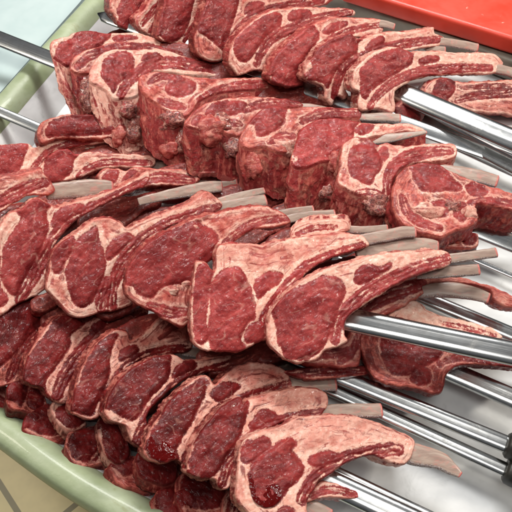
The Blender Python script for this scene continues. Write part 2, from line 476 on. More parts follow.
def bone(bn, P, n, mpp, root, seed, sink=.5):
    """a scraped rib: flattened tapering bar with a cut end"""
    opts = {}
    if isinstance(bn, tuple): bn, opts = bn
    R = smooth(pts(bn), False, 1.5)
    C = on_plane(R[:,0], R[:,1], P, n)
    w = R[:,2]*mpp*.54
    dp = w*.36
    C = C-n[None]*(dp*.9+.0015+(opts.get('back', 0)+.42)*.01)[:,None]
    T = np.gradient(C, axis=0); T /= np.linalg.norm(T, axis=1, keepdims=True)
    Sd = np.cross(T, n[None]); Sd /= np.linalg.norm(Sd, axis=1, keepdims=True)
    M = 18; V = []; TC = []; EN = []; ED = []
    arc = np.concatenate([[0], np.cumsum(np.linalg.norm(np.diff(C, axis=0), axis=1))])*1000
    sgn = 1 if (Sd.mean(0)@UP) < 0 else -1
    for i in range(len(C)):
        for j in range(M):
            q = 2*math.pi*j/M; c, s_ = math.cos(q), math.sin(q)
            c = math.copysign(abs(c)**.6, c); s_ = math.copysign(abs(s_)**.6, s_)
            k = 1+.12*float(fbm(np.array([arc[i]*.12+j*.5]), np.array([seed*1.0+j*.3]), seed)[0])
            V.append(C[i]+Sd[i]*w[i]*c*k+n*dp[i]*s_*k)
            TC.append((arc[i], q*w[i]*1000, seed)); EN.append(max(0, 1-(arc[-1]-arc[i])/4.0)); ED.append(max(0, c*sgn))
    F = []
    for i in range(len(C)-1):
        for j in range(M):
            F.append((i*M+j, i*M+(j+1)%M, (i+1)*M+(j+1)%M, (i+1)*M+j))
    # cut ends: a shrunken ring and a centre, a little proud, like sawn marrow
    for side_ in (0, 1):
        i = 0 if side_ == 0 else len(C)-1; sg = -1 if side_ == 0 else 1
        b0 = len(V)
        for j in range(M): V.append(C[i]+(V[i*M+j]-C[i])*.72+T[i]*sg*w[i]*.16); TC.append((arc[i]+2, j, seed)); EN.append(1.0); ED.append(0)
        V.append(C[i]+T[i]*sg*w[i]*.05); TC.append((arc[i]+3, 0, seed)); EN.append(1.0); ED.append(0)
        for j in range(M):
            q = (i*M+j, i*M+(j+1)%M, b0+(j+1)%M, b0+j); F.append(q if sg > 0 else q[::-1])
            q = (b0+j, b0+(j+1)%M, b0+M); F.append(q if sg > 0 else q[::-1])
    V = np.array(V)
    new_obj('rib_bone', V, F, BONE, root, dict(tc=np.array(TC), side=np.array(EN), edge=np.array(ED, float), tone=np.full(len(V), opts.get('tone', .3))))
# ------------------------------------------------------------------ back row, under the red board
chop('A',128,"110,8 114,-6 140,-14 172,-16 170,0 155,14 144,26 134,31 122,28 115,17","lean chop at the back left end, cut by the top edge, beside a skewer tip",
  eye=["118,8 130,-8 160,-10 156,2 142,10 137,25 125,26 119,16"],tone=.3,fat=.6)
chop('A',152,"136,19 146,8 158,-6 192,-10 178,10 168,24 159,36 147,34 139,29","narrow striped chop wedged between the back left end chop and a dark oval eye",
  ms=[("143,24 152,12 168,-4 185,-8",5),("150,31 160,18 174,2",5)],tone=.25,fat=.55)
chop('A',182,"157,36 160,22 164,6 172,-8 240,-14 234,0 213,18 199,30 186,45 172,43 161,40","back row chop with a long dark eye touching the top edge of the photo",
  eye=["166,8 172,-4 180,-10 195,-10 193,6 188,25 179,39 168,41 162,37 160,30 163,18"],ms=[("186,40 196,26 208,12 222,-2",8)],tone=.45,fat=.6)
chop('A',222,"196,48 196,36 200,20 206,4 214,-8 262,-14 330,-6 328,4 302,8 268,13 246,26 230,42 224,59 213,61 201,57","back row chop with a rounded fat lobe hanging at its lower left corner",
  eye=["204,12 212,-4 236,-10 238,6 233,22 227,38 222,49 214,42 206,36 201,32 202,22"],m=["245,13 248,4 257,1 265,3 260,8 251,12"],ms=[("228,50 236,34 252,18 275,9 300,4 322,0",8)],tone=.45,fat=.6)
chop('A',262,"229,62 232,45 240,33 252,22 270,11 285,9 300,7 327,8 352,9 355,15 340,18 315,24 296,33 282,46 275,54 272,68 268,73 255,70 240,75 233,70","back row chop with a pale curved rib arching over the black gap beside its neighbour",
  eye=["235,42 245,30 260,19 272,13 281,14 281,24 272,32 262,42 252,57 244,62 236,56"],m=["288,18 292,11 308,10 312,15 300,19 291,21"],ms=[("257,64 262,52 273,38 293,28 320,18 350,12",8)],tone=.35,fat=.7)
chop('A',298,"269,76 273,60 283,48 296,36 310,26 330,18 355,17 378,19 384,21 384,28 380,34 365,38 350,36 335,39 322,47 312,57 307,69 303,85 286,87 272,81","back row chop with a smooth greyish pink eye and a short rib end behind it",
  eye=["275,60 285,48 296,40 305,32 316,29 319,38 312,48 305,58 300,70 297,82 285,83 275,80 272,70"],m=["323,32 330,24 346,21 347,25 338,30 328,34"],ms=[("305,76 312,58 325,44 345,33 365,27 382,25",6)],
  bones=["372,23,7 385,22,7 396,25,6"],tone=.15,fat=.7)
chop('A',336,"306,78 306,66 312,60 318,50 326,42 338,37 350,33 356,38 365,38 380,33 400,31 425,29 434,26 435,33 445,37 443,44 425,48 400,52 380,56 362,66 352,76 346,88 349,94 345,99 338,96 332,105 326,98 325,88 318,84","back row chop with a wet glossy eye, second from the thick steel skewer",
  eye=["308,80 314,64 318,55 326,46 338,41 345,36 354,35 358,46 357,53 348,58 340,66 332,78 328,88 322,82 312,80"],m=["366,48 372,40 382,36 384,42 376,47 368,51"],ms=[("334,96 340,76 352,63 372,53 402,44 440,39",8)],
  bones=["432,40,8 445,40,8 465,43,8 480,46,8","428,47,6 437,48,7 447,48,6"],tone=.3,fat=.75)
chop('A',382,"353,74 360,64 370,55 385,48 400,47 412,52 420,51 440,51 470,53 488,52 498,55 504,64 498,72 485,74 465,74 440,75 420,78 404,85 396,91 395,98 396,108 390,113 378,109 362,111 359,102 360,92 353,88","front chop of the back row, its long white rib lying over the thick steel skewer",
  eye=["361,80 360,70 368,62 376,56 388,51 400,50 408,53 413,58 411,64 402,70 392,76 380,84 370,93 366,99 361,94"],m=["420,60 428,56 438,56 439,60 430,63 421,64"],ms=[("370,106 380,93 394,82 412,74 432,70 462,68 490,68",8)],
  bones=["488,66,9 505,68,9 522,73,9"],tone=.35,fat=.8)
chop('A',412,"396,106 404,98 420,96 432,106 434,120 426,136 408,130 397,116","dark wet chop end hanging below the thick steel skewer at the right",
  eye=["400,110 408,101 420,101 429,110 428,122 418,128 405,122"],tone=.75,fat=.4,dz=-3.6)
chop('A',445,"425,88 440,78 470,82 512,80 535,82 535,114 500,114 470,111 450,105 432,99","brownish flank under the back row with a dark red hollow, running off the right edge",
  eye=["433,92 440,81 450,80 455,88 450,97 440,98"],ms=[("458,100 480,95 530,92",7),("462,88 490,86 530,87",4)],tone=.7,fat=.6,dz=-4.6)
# ------------------------------------------------------------------ second row: thick double chops seen from above
chop('B',85,"51,42 56,38 68,36 75,32 90,31 108,33 120,32 140,33 170,43 192,50 201,57 190,56 170,51 140,46 110,46 95,49 85,54 76,60 68,66 60,62 52,55","thick end chop of the second row with the skewer tip entering its left side",
  eye=["57,56 58,46 68,40 80,35 95,32 105,34 109,37 102,43 90,48 80,52 70,60 65,64 60,61"],m=["113,38 120,35 132,35 138,38 128,40 118,41"],ms=[("118,44 150,47 180,52 197,56",5)],e=(24,66),th=1.2,tone=.3,fat=.6)
chop('B',95,"70,68 73,58 84,51 98,46 120,41 145,43 175,49 200,57 216,63 190,62 150,54 122,53 106,58 98,72 88,74 76,74","second row chop mostly hidden behind the round eyed one, a brown bony side showing",
  ms=[("78,66 90,56 108,50 135,48 165,52 205,60",9)],e=(16,58),th=1.2,lumps=[(82,92,8,14,'b'),(86,112,8,11,'b')],tone=.5,fat=.45)
chop('B',118,"89,74 95,60 104,52 118,48 135,49 160,48 185,55 210,62 228,66 235,72 230,79 215,77 190,75 170,73 155,71 146,77 141,87 137,96 122,99 114,99 106,91 95,85 90,81","second row chop with a neat round dark eye ringed by cream fat",
  eye=["102,70 104,60 112,54 122,51 131,54 134,62 133,72 126,78 118,84 114,92 108,84 102,76"],m=["141,60 146,54 157,53 160,56 150,59 143,61"],ms=[("121,95 127,84 139,72 156,63 180,63 210,67 231,73",10)],e=(11,50),th=1.2,lumps=[(122,112,9,9,'b'),(131,128,8,10,'b'),(116,130,6,9,'f'),],tone=.4,fat=.7)
chop('B',165,"139,78 145,73 160,71 185,75 215,78 235,77 262,77 271,77 275,82 272,88 250,90 225,92 205,98 198,103 192,113 180,117 165,109 150,99 141,91","second row chop with a squared pink front and a long brown scraped rib",
  m=["166,88 172,79 185,78 196,84 192,93 180,96 170,94"],ms=[("200,100 215,92 240,86 268,83",8),("150,82 160,76 180,76",6),("160,100 172,104 184,106",7)],bones=["262,86,8 285,87,10 308,88,11 322,90,11"],e=(4,50),th=1.2,lumps=[(166,122,11,10,'b'),(180,140,10,11,'b'),(168,146,9,7,'f')],tone=.25,fat=.3)
chop('B',212,"185,121 195,110 205,103 225,98 250,96 280,97 300,101 303,106 285,108 270,112 256,118 249,129 239,137 225,133 215,129 200,129 188,127","ragged second row chop with pitted bone on its front, standing between two blunt thick chops",
  m=["206,112 215,103 230,101 246,103 240,112 225,116 212,118","192,122 200,114 206,118 200,126"],ms=[("245,110 265,103 300,103",7),("215,125 228,122 240,124",6)],bones=["292,103,7 312,104,7 330,107,6"],e=(2,42),th=1.2,lumps=[(222,122,9,8,'b'),(232,150,9,11,'b'),(203,132,14,12,'f'),],tone=.3,fat=.25)
chop('B',262,"239,142 245,128 255,115 265,107 280,106 290,108 310,106 340,107 360,107 361,117 340,118 320,120 309,127 299,133 299,141 292,151 280,153 262,147 249,149","second row chop with a small dark eye and a blunt scraped rib pointing right",
  eye=["256,118 262,110 275,108 284,113 284,122 275,130 262,136 257,132"],ms=[("302,121 320,114 345,112 360,113",8),("270,142 282,136 294,136",6)],bones=["350,113,8 370,114,8 388,114,10 402,115,9"],e=(4,42),th=1.2,lumps=[(286,146,13,9,'f'),(250,165,9,14,'f'),],tone=.3,fat=.35)
chop('B',316,"291,160 296,142 302,128 318,119 345,119 360,121 380,123 410,123 426,129 425,134 405,132 380,136 365,140 355,150 348,159 340,163 325,161 310,167 297,168","second row chop with a wide greyish dry eye and a crumbly fat front",
  eye=["297,152 299,138 304,128 320,121 340,121 352,123 354,132 350,144 340,152 325,155 310,159 301,164"],m=["356,130 362,124 374,125 370,131 360,134"],bones=["370,137,10 395,134,9 428,129,3"],e=(-4,48),th=1.2,lumps=[(334,166,9,11,'f'),(328,192,10,9,'b'),(338,184,6,12,'f'),],tone=.12,fat=.45)
chop('B',366,"339,172 341,150 347,139 356,136 370,138 378,144 388,142 405,145 425,143 445,142 456,144 457,154 448,160 430,162 412,164 402,168 396,176 393,186 395,198 388,203 375,201 365,197 350,191 338,183","second row chop with a deep red sunken eye beside a pale knob of backbone",
  eye=["349,160 352,148 362,144 372,148 380,156 382,166 375,176 371,184 362,182 352,176 350,168"],m=["378,154 382,147 388,149 388,157 382,160"],ms=[("387,194 390,174 402,160 422,153 450,150",10),("358,192 372,192 384,196",5)],bones=["440,166,12 465,170,14 485,174,14 499,178,13"],e=(-6,26),th=1.2,lumps=[(378,202,14,9,'b'),],tone=.3,fat=.4)
chop('B',430,"392,192 396,178 404,168 415,163 435,163 450,169 470,178 490,185 512,192 530,197 530,211 505,208 480,203 476,210 478,220 470,227 455,231 440,237 420,233 405,226 395,213","lumpy pink front chop of the second row, its rib tapering to the right edge",
  eye=["413,170 420,165 435,165 445,172 455,180 462,187 458,190 445,190 430,191 422,190 416,182"],m=["466,186 476,182 488,190 482,196 470,193","430,204 442,200 450,208 444,216 432,214","456,206 464,202 468,212 462,222 455,216"],ms=[("470,202 490,200 528,205",5),("402,196 408,212 420,222 440,228",7)],e=(-3,12),th=2,lumps=[(454,206,8,9,'b'),(428,212,14,8,'f'),(470,214,7,9,'f'),],tone=.3,fat=.35)
chop('B',460,"443,238 450,230 470,231 479,234 478,245 466,249 448,248 442,244","small purple chop stub below the front chop of the second row",
  eye=["464,234 474,233 477,240 472,245 464,243"],ms=[("446,240 460,238",6)],tone=.8,fat=.3,dz=-3)
# ------------------------------------------------------------------ thin ribs lying between the second and the middle row
chop('C',70,"37,134 42,122 55,117 75,114 118,118 120,136 90,139 60,138 42,144","dark chop under the thick end chop, where the lower skewer tip goes in",
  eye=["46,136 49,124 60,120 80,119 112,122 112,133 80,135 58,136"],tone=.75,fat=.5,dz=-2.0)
chop('C',20,"-12,148 10,144 28,143 35,147 55,138 80,134 103,131 109,136 106,142 85,145 60,150 48,158 38,170 20,178 -12,180","chop at the left edge with a smooth red eye, topmost of the thin ribs",
  eye=["-12,150 10,145 27,144 25,155 20,168 12,177 -12,178"],ms=[("33,168 46,154 70,144 102,137",6)],bones=[("78,152,10 105,151,11 130,148,12 160,147,11",dict(back=-.2,tone=.45))],tone=.15,fat=.75)
chop('C',58,"37,172 46,158 58,150 68,149 76,154 90,151 110,153 135,154 151,156 156,160 153,166 140,168 120,167 100,169 85,175 70,180 50,182 39,180","chop with a fan shaped pink eye in the middle of the thin ribs at left",
  eye=["44,173 50,158 60,151 68,151 73,160 71,172 60,180 48,180"],ms=[("78,176 90,167 110,162 150,163",5)],bones=[("150,164,7 172,165,8 190,166,8",dict(tone=.6))],tone=.12,fat=.75,dz=.4)
chop('C',120,"97,176 104,169 118,168 125,171 135,167 155,168 185,169 197,174 200,180 190,185 170,185 145,187 125,193 115,191 104,187","chop with a folded pink flap of flank, lowest of the thin ribs",
  m=["120,188 126,174 134,170 138,175 130,184","102,178 108,171 118,171 116,180 108,184"],ms=[("138,183 160,177 192,180",8)],bones=[("190,182,7 215,184,9 238,182,9",dict(tone=.7,back=0))],tone=.2,fat=.6,dz=.7)
# ------------------------------------------------------------------ middle row
chop('D',8,"-12,182 20,174 40,169 45,174 52,182 55,190 46,195 30,195 15,203 0,213 -12,218","flank end of a chop cut by the left edge, with a broad grey scraped rib",
  ms=[("-10,208 10,196 30,186 46,182",10)],bones=["48,190,14 70,188,16 95,186,17 114,187,15"],tone=.2,fat=.6,dz=-.3)
chop('D',24,"-10,300 -10,245 0,225 10,213 22,208 30,201 38,199 48,204 60,206 80,200 105,192 130,182 147,171 151,176 146,185 128,193 110,201 95,209 78,219 66,231 56,244 51,259 48,275 48,286 38,295 30,298 15,306 5,313 -10,318","leftmost middle row chop, its big dark eye sprinkled with yellow glints",
  eye=["3,262 4,250 10,236 20,222 27,205 35,202 44,206 47,218 48,230 42,246 34,262 24,280 16,295 8,290 2,278"],m=["52,225 55,214 65,207 80,204 85,207 76,214 65,222 55,227","-10,290 -8,255 0,255 0,285 8,300 -6,308"],ms=[("20,300 36,274 48,250 62,230 87,212 117,197 147,181",11)],
  bones=["140,200,8 165,194,10 185,190,12 212,185,13 224,185,11"],tone=.4,fat=.65)
chop('D',86,"46,285 48,272 52,255 60,243 70,236 82,228 95,219 110,218 120,222 128,228 140,222 165,212 190,202 206,191 216,196 223,205 215,213 195,219 175,225 155,236 141,249 131,262 127,275 129,290 133,302 121,309 100,313 80,318 68,314 57,301 49,293","middle row chop with a white fat crescent left of its red eye",
  eye=["68,285 66,272 70,262 72,255 80,238 88,232 97,227 99,238 103,252 106,265 102,280 95,296 88,305 80,307 73,300"],m=["52,262 55,250 65,238 74,238 72,250 65,262 60,272 54,272","106,258 108,248 115,238 128,233 134,238 125,246 118,253 110,259"],ms=[("112,308 113,286 123,263 141,242 166,226 196,214 218,208",11),("101,308 103,296 108,280",11)],
  bones=["208,208,11 230,204,14 250,201,14 268,198,13",("222,198,8 245,192,9 268,187,7",dict(back=.5))],tone=.35,fat=.7)
chop('D',172,"125,285 128,268 140,250 160,235 185,222 200,216 218,212 240,207 262,205 282,211 291,222 275,227 255,229 240,237 229,247 219,257 206,263 201,271 196,285 193,300 193,314 185,326 172,323 155,313 140,305 129,297","middle row chop with a round brownish peppered eye and orange tinted fat",lumps=[(178,253,3,2.6,'f'),(194,227,4,2.2,'f'),(172,291,7,4,'f'),(185,284,6,3.5,'f')],
  eye=["130,270 135,258 148,245 165,236 180,228 195,222 205,226 215,232 218,240 212,252 205,256 198,265 195,278 188,283 175,284 162,287 152,297 140,294 134,286"],ms=[("222,247 240,231 262,221 287,218",6),("150,306 168,312 184,312",9)],
  bones=["280,220,9 305,214,9 337,212,10",("262,214,9 290,208,9 318,204,8",dict(back=.9,tone=.5))],tone=.45,fat=.6)
chop('D',225,"191,320 191,300 194,280 196,262 205,262 215,270 217,250 225,244 240,243 252,243 262,245 275,240 300,237 320,235 345,233 362,235 369,245 352,251 330,259 312,269 300,281 289,293 279,307 271,321 271,337 262,341 250,347 240,352 225,352 205,350 194,343","middle row chop with two red muscles side by side under a broad cream fat cap",
  eye=["211,290 215,278 225,270 238,267 245,275 251,290 255,305 254,318 248,322 242,335 240,345 228,349 215,346 210,340 209,325 211,305"],m=["198,268 205,263 213,270 210,285 208,300 206,320 208,338 200,344 195,335 194,310 195,285","255,285 258,278 270,272 282,274 280,282 268,290 258,298","245,340 250,326 262,322 268,332 258,342"],ms=[("262,326 270,310 287,289 307,269 332,257 362,247",11)],
  bones=["358,239,12 385,234,13 405,230,13 418,230,12",("360,250,15 395,245,17 425,242,17 442,244,14",dict(back=.35))],tone=.15,fat=.8)
chop('D',268,"290,236 296,226 312,221 332,219 347,221 350,229 338,233 318,236 300,240","small pink flank flap with a short rib, lying above the broad cream fat cap",
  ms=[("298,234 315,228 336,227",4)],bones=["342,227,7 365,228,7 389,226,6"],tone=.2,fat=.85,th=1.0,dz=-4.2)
chop('D',312,"267,338 270,318 278,302 290,290 305,278 325,269 350,261 375,254 405,251 430,249 448,251 453,258 449,265 430,271 408,279 386,291 366,304 353,313 346,322 345,335 348,341 338,347 325,351 318,359 300,363 285,359 274,350","front chop of the middle row, its rounded eye just above the widest steel skewer",
  eye=["277,330 275,315 280,305 290,295 305,285 320,277 335,277 344,285 345,295 340,305 335,320 328,338 320,351 308,357 290,356 280,345"],m=["355,280 358,270 368,264 380,268 392,262 390,268 378,276 362,284"],ms=[("335,340 338,324 350,306 370,291 397,277 427,265 450,258",11)],
  bones=["440,258,11 470,254,10 499,250,10",("420,270,10 455,267,12 484,265,11",dict(back=.7,tone=.6))],tone=.2,fat=.75)
chop('G',400,"353,316 360,301 385,286 410,279 430,275 460,277 480,282 500,289 515,297 522,308 508,307 495,301 488,290 460,283 425,284 423,293 405,305 385,315 370,319","flank strip below the front middle chop, its rib ending in red at right",
  ms=[("356,314 372,302 395,292 421,284",14)],bones=["415,289,13 445,287,15 470,290,13 490,296,10"],tone=.4,fat=.6)
chop('G',430,"388,318 395,306 410,299 422,303 430,311 450,317 475,323 495,329 502,338 480,341 440,333 410,327 395,325","pale peach strip of fat half covered by the thick steel skewer",
  ms=[("440,322 470,329 495,335",3)],tone=.1,fat=.95,dz=-.6)
chop('G',412,"361,350 360,335 370,322 395,316 430,326 460,340 490,349 535,358 535,368 505,367 475,364 455,367 446,376 444,389 436,394 425,391 410,387 390,385 374,377 366,362","chop under the widest steel skewer with a wet dark eye and a long rib",
  eye=["381,346 384,335 400,328 430,334 443,346 439,358 425,366 415,372 400,375 390,371 384,359"],m=["411,378 419,368 430,371 429,382 418,385"],ms=[("440,364 462,357 512,363 530,364",6)],tone=.75,fat=.4)
chop('G',335,"301,362 308,352 325,347 345,340 352,328 362,331 361,350 359,365 340,367 318,365","striped wedge of chop tucked between the front middle chop and the wet dark eye",
  ms=[("310,358 322,354 345,352 358,345",7),("340,362 352,352 358,335",6)],tone=.4,fat=.45,dz=.6)
chop('G',330,"285,372 310,367 340,364 370,367 370,373 340,377 310,379","thin purple red flank sliver above the pair of dark skewers",
  ms=[("290,373 330,370 366,370",8)],tone=.7,fat=.4,dz=-.6)
# ------------------------------------------------------------------ lower row
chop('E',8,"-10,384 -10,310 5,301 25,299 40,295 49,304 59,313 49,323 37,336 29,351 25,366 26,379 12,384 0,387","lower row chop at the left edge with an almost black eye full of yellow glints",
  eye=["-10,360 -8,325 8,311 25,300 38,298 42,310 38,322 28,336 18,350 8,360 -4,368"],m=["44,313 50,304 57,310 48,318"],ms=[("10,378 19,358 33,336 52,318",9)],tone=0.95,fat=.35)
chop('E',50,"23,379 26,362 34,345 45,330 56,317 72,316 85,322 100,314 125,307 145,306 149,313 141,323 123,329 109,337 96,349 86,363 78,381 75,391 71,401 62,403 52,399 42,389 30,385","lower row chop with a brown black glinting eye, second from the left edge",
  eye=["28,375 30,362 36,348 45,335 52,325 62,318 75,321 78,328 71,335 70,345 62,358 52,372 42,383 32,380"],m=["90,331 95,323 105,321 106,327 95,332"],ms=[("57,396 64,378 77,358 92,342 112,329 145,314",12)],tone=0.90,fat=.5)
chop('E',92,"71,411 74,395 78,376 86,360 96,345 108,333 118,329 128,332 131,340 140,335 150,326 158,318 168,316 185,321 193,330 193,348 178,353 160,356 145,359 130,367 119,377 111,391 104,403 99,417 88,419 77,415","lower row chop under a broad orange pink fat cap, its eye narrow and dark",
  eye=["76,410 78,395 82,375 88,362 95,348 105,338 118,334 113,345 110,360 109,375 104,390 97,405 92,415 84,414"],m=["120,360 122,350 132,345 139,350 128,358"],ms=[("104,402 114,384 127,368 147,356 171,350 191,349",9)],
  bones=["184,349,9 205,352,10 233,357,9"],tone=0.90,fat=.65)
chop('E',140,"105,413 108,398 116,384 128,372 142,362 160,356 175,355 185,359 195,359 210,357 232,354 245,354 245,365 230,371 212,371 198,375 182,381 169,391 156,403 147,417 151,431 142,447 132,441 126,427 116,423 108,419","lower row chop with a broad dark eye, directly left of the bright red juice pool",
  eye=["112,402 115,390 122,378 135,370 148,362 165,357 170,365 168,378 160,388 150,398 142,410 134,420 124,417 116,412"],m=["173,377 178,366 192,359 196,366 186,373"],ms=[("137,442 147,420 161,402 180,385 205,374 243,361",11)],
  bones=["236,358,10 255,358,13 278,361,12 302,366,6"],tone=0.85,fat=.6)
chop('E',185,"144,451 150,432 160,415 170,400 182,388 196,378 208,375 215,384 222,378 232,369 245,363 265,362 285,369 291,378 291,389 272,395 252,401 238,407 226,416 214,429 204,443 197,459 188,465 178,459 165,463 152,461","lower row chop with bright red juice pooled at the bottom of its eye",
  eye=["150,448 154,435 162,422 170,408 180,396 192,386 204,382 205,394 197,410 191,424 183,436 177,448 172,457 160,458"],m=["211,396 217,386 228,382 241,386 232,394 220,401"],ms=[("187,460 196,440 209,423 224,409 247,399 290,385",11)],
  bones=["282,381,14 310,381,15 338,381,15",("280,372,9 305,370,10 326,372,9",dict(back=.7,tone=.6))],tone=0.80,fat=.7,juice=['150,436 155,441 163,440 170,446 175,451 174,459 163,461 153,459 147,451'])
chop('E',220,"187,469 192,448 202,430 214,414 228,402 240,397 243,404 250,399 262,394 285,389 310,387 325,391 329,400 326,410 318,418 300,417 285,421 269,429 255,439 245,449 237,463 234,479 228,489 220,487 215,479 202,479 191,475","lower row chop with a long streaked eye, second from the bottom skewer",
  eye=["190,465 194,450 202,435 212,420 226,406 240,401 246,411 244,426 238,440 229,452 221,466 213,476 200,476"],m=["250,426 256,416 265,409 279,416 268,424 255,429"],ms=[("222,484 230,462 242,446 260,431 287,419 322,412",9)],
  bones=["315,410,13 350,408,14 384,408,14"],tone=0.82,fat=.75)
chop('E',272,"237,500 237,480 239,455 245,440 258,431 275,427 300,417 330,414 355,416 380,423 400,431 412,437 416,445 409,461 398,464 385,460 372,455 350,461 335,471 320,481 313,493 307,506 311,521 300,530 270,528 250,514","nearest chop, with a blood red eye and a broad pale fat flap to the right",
  eye=["250,490 249,475 254,462 262,455 272,448 282,440 292,438 297,443 292,450 300,460 304,470 298,480 288,490 280,500 272,507 260,505 252,498"],m=["242,452 246,442 256,439 268,437 271,446 262,454 250,462 243,462","308,462 312,456 325,451 339,454 332,462 318,467","278,512 288,506 294,512 286,520"],ms=[("302,500 310,485 327,470 350,460 385,450 398,450",14)],
  fs=[("245,470 247,485 252,500 262,508 276,510",4)],
  bones=["396,445,16 412,450,21 440,457,18 454,466,13 463,473,6"],tone=0.60,fat=.8,juice=['249,474 254,480 262,478 268,484 277,484 281,492 279,501 270,507 259,505 251,496'])
chop('E',310,"306,502 312,490 325,481 345,486 363,493 361,498 340,498 320,498","thin striped flank under the nearest chop, crossing the bottom skewer",
  ms=[("312,496 330,489 358,494",6)],bones=[("305,503,12 318,507,12 332,513,10",dict(tone=0.70))],tone=0.40,fat=.7,dz=-1.6)
# ------------------------------------------------------------------ bottom layer against the green rim
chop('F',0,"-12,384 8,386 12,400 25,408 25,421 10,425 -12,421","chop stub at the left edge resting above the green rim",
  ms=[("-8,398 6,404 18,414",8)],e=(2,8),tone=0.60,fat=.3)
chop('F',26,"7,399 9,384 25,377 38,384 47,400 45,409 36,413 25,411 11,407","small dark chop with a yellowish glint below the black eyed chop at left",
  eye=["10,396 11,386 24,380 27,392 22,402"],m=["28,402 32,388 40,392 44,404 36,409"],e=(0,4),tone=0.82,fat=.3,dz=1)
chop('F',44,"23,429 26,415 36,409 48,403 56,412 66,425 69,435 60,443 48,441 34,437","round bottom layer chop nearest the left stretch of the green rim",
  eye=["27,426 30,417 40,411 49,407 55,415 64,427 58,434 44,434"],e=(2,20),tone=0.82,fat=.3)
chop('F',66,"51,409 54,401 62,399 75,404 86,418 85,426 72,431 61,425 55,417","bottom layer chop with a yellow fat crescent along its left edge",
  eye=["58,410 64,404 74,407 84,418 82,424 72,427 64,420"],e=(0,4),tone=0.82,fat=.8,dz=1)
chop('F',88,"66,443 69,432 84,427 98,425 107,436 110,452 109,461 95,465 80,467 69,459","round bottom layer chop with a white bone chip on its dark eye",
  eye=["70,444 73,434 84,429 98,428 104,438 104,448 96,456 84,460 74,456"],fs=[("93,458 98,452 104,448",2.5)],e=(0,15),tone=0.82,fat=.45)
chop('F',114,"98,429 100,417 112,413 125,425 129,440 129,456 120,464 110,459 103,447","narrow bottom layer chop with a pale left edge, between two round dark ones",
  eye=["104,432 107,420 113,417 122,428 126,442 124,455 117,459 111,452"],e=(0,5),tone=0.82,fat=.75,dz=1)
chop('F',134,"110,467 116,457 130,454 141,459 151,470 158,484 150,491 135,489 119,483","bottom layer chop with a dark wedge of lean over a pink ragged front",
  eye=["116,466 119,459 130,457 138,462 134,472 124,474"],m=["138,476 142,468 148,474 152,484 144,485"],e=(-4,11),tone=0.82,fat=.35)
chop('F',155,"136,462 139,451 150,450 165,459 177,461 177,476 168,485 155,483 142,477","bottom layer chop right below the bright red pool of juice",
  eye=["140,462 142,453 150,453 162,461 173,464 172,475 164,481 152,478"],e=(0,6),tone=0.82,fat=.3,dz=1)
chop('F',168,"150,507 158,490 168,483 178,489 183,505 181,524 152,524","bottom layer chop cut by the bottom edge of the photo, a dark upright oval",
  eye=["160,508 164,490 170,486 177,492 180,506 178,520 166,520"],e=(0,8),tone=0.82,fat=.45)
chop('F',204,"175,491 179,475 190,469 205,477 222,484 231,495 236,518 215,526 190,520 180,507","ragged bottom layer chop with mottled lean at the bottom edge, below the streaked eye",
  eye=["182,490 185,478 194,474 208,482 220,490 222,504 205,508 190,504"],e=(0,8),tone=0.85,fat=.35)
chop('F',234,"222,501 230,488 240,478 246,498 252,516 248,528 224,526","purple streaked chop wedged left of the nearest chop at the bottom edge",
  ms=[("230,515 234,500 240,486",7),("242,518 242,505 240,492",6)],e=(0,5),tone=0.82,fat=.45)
# ------------------------------------------------------------------ dark filler chops added under the rows so the gaps read as deep shade
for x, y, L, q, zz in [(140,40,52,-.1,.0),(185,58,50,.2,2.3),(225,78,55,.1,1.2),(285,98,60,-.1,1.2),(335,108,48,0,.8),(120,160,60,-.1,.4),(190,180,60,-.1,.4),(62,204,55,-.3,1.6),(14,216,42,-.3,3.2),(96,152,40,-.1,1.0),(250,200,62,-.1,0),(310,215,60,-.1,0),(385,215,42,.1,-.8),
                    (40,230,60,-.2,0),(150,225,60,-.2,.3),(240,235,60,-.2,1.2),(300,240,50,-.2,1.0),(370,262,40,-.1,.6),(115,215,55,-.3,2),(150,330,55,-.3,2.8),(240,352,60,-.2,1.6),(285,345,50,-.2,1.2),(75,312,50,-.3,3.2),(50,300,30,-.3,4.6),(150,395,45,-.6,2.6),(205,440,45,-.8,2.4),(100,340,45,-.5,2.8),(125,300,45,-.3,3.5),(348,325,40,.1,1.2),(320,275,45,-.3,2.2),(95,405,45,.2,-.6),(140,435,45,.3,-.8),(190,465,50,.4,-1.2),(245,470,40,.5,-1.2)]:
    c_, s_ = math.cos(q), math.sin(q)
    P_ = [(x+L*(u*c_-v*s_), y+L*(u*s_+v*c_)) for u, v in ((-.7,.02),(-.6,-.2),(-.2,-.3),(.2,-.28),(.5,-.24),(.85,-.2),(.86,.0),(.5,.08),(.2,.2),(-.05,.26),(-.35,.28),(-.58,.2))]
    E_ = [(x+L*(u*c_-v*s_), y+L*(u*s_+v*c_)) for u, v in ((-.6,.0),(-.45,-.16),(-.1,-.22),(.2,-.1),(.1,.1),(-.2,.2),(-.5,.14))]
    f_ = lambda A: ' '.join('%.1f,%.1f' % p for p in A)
    r_ = chop('H',x,f_(P_),"dark filler chop added under the rows so the narrow gaps between chops look shaded",m=[],tone=.95,fat=.0,step=1.6,rag=.2,th=1.0,P=at(x,y,.030+zz*.01))
    r_['group'] = 'dark fillers added to shade the gaps'
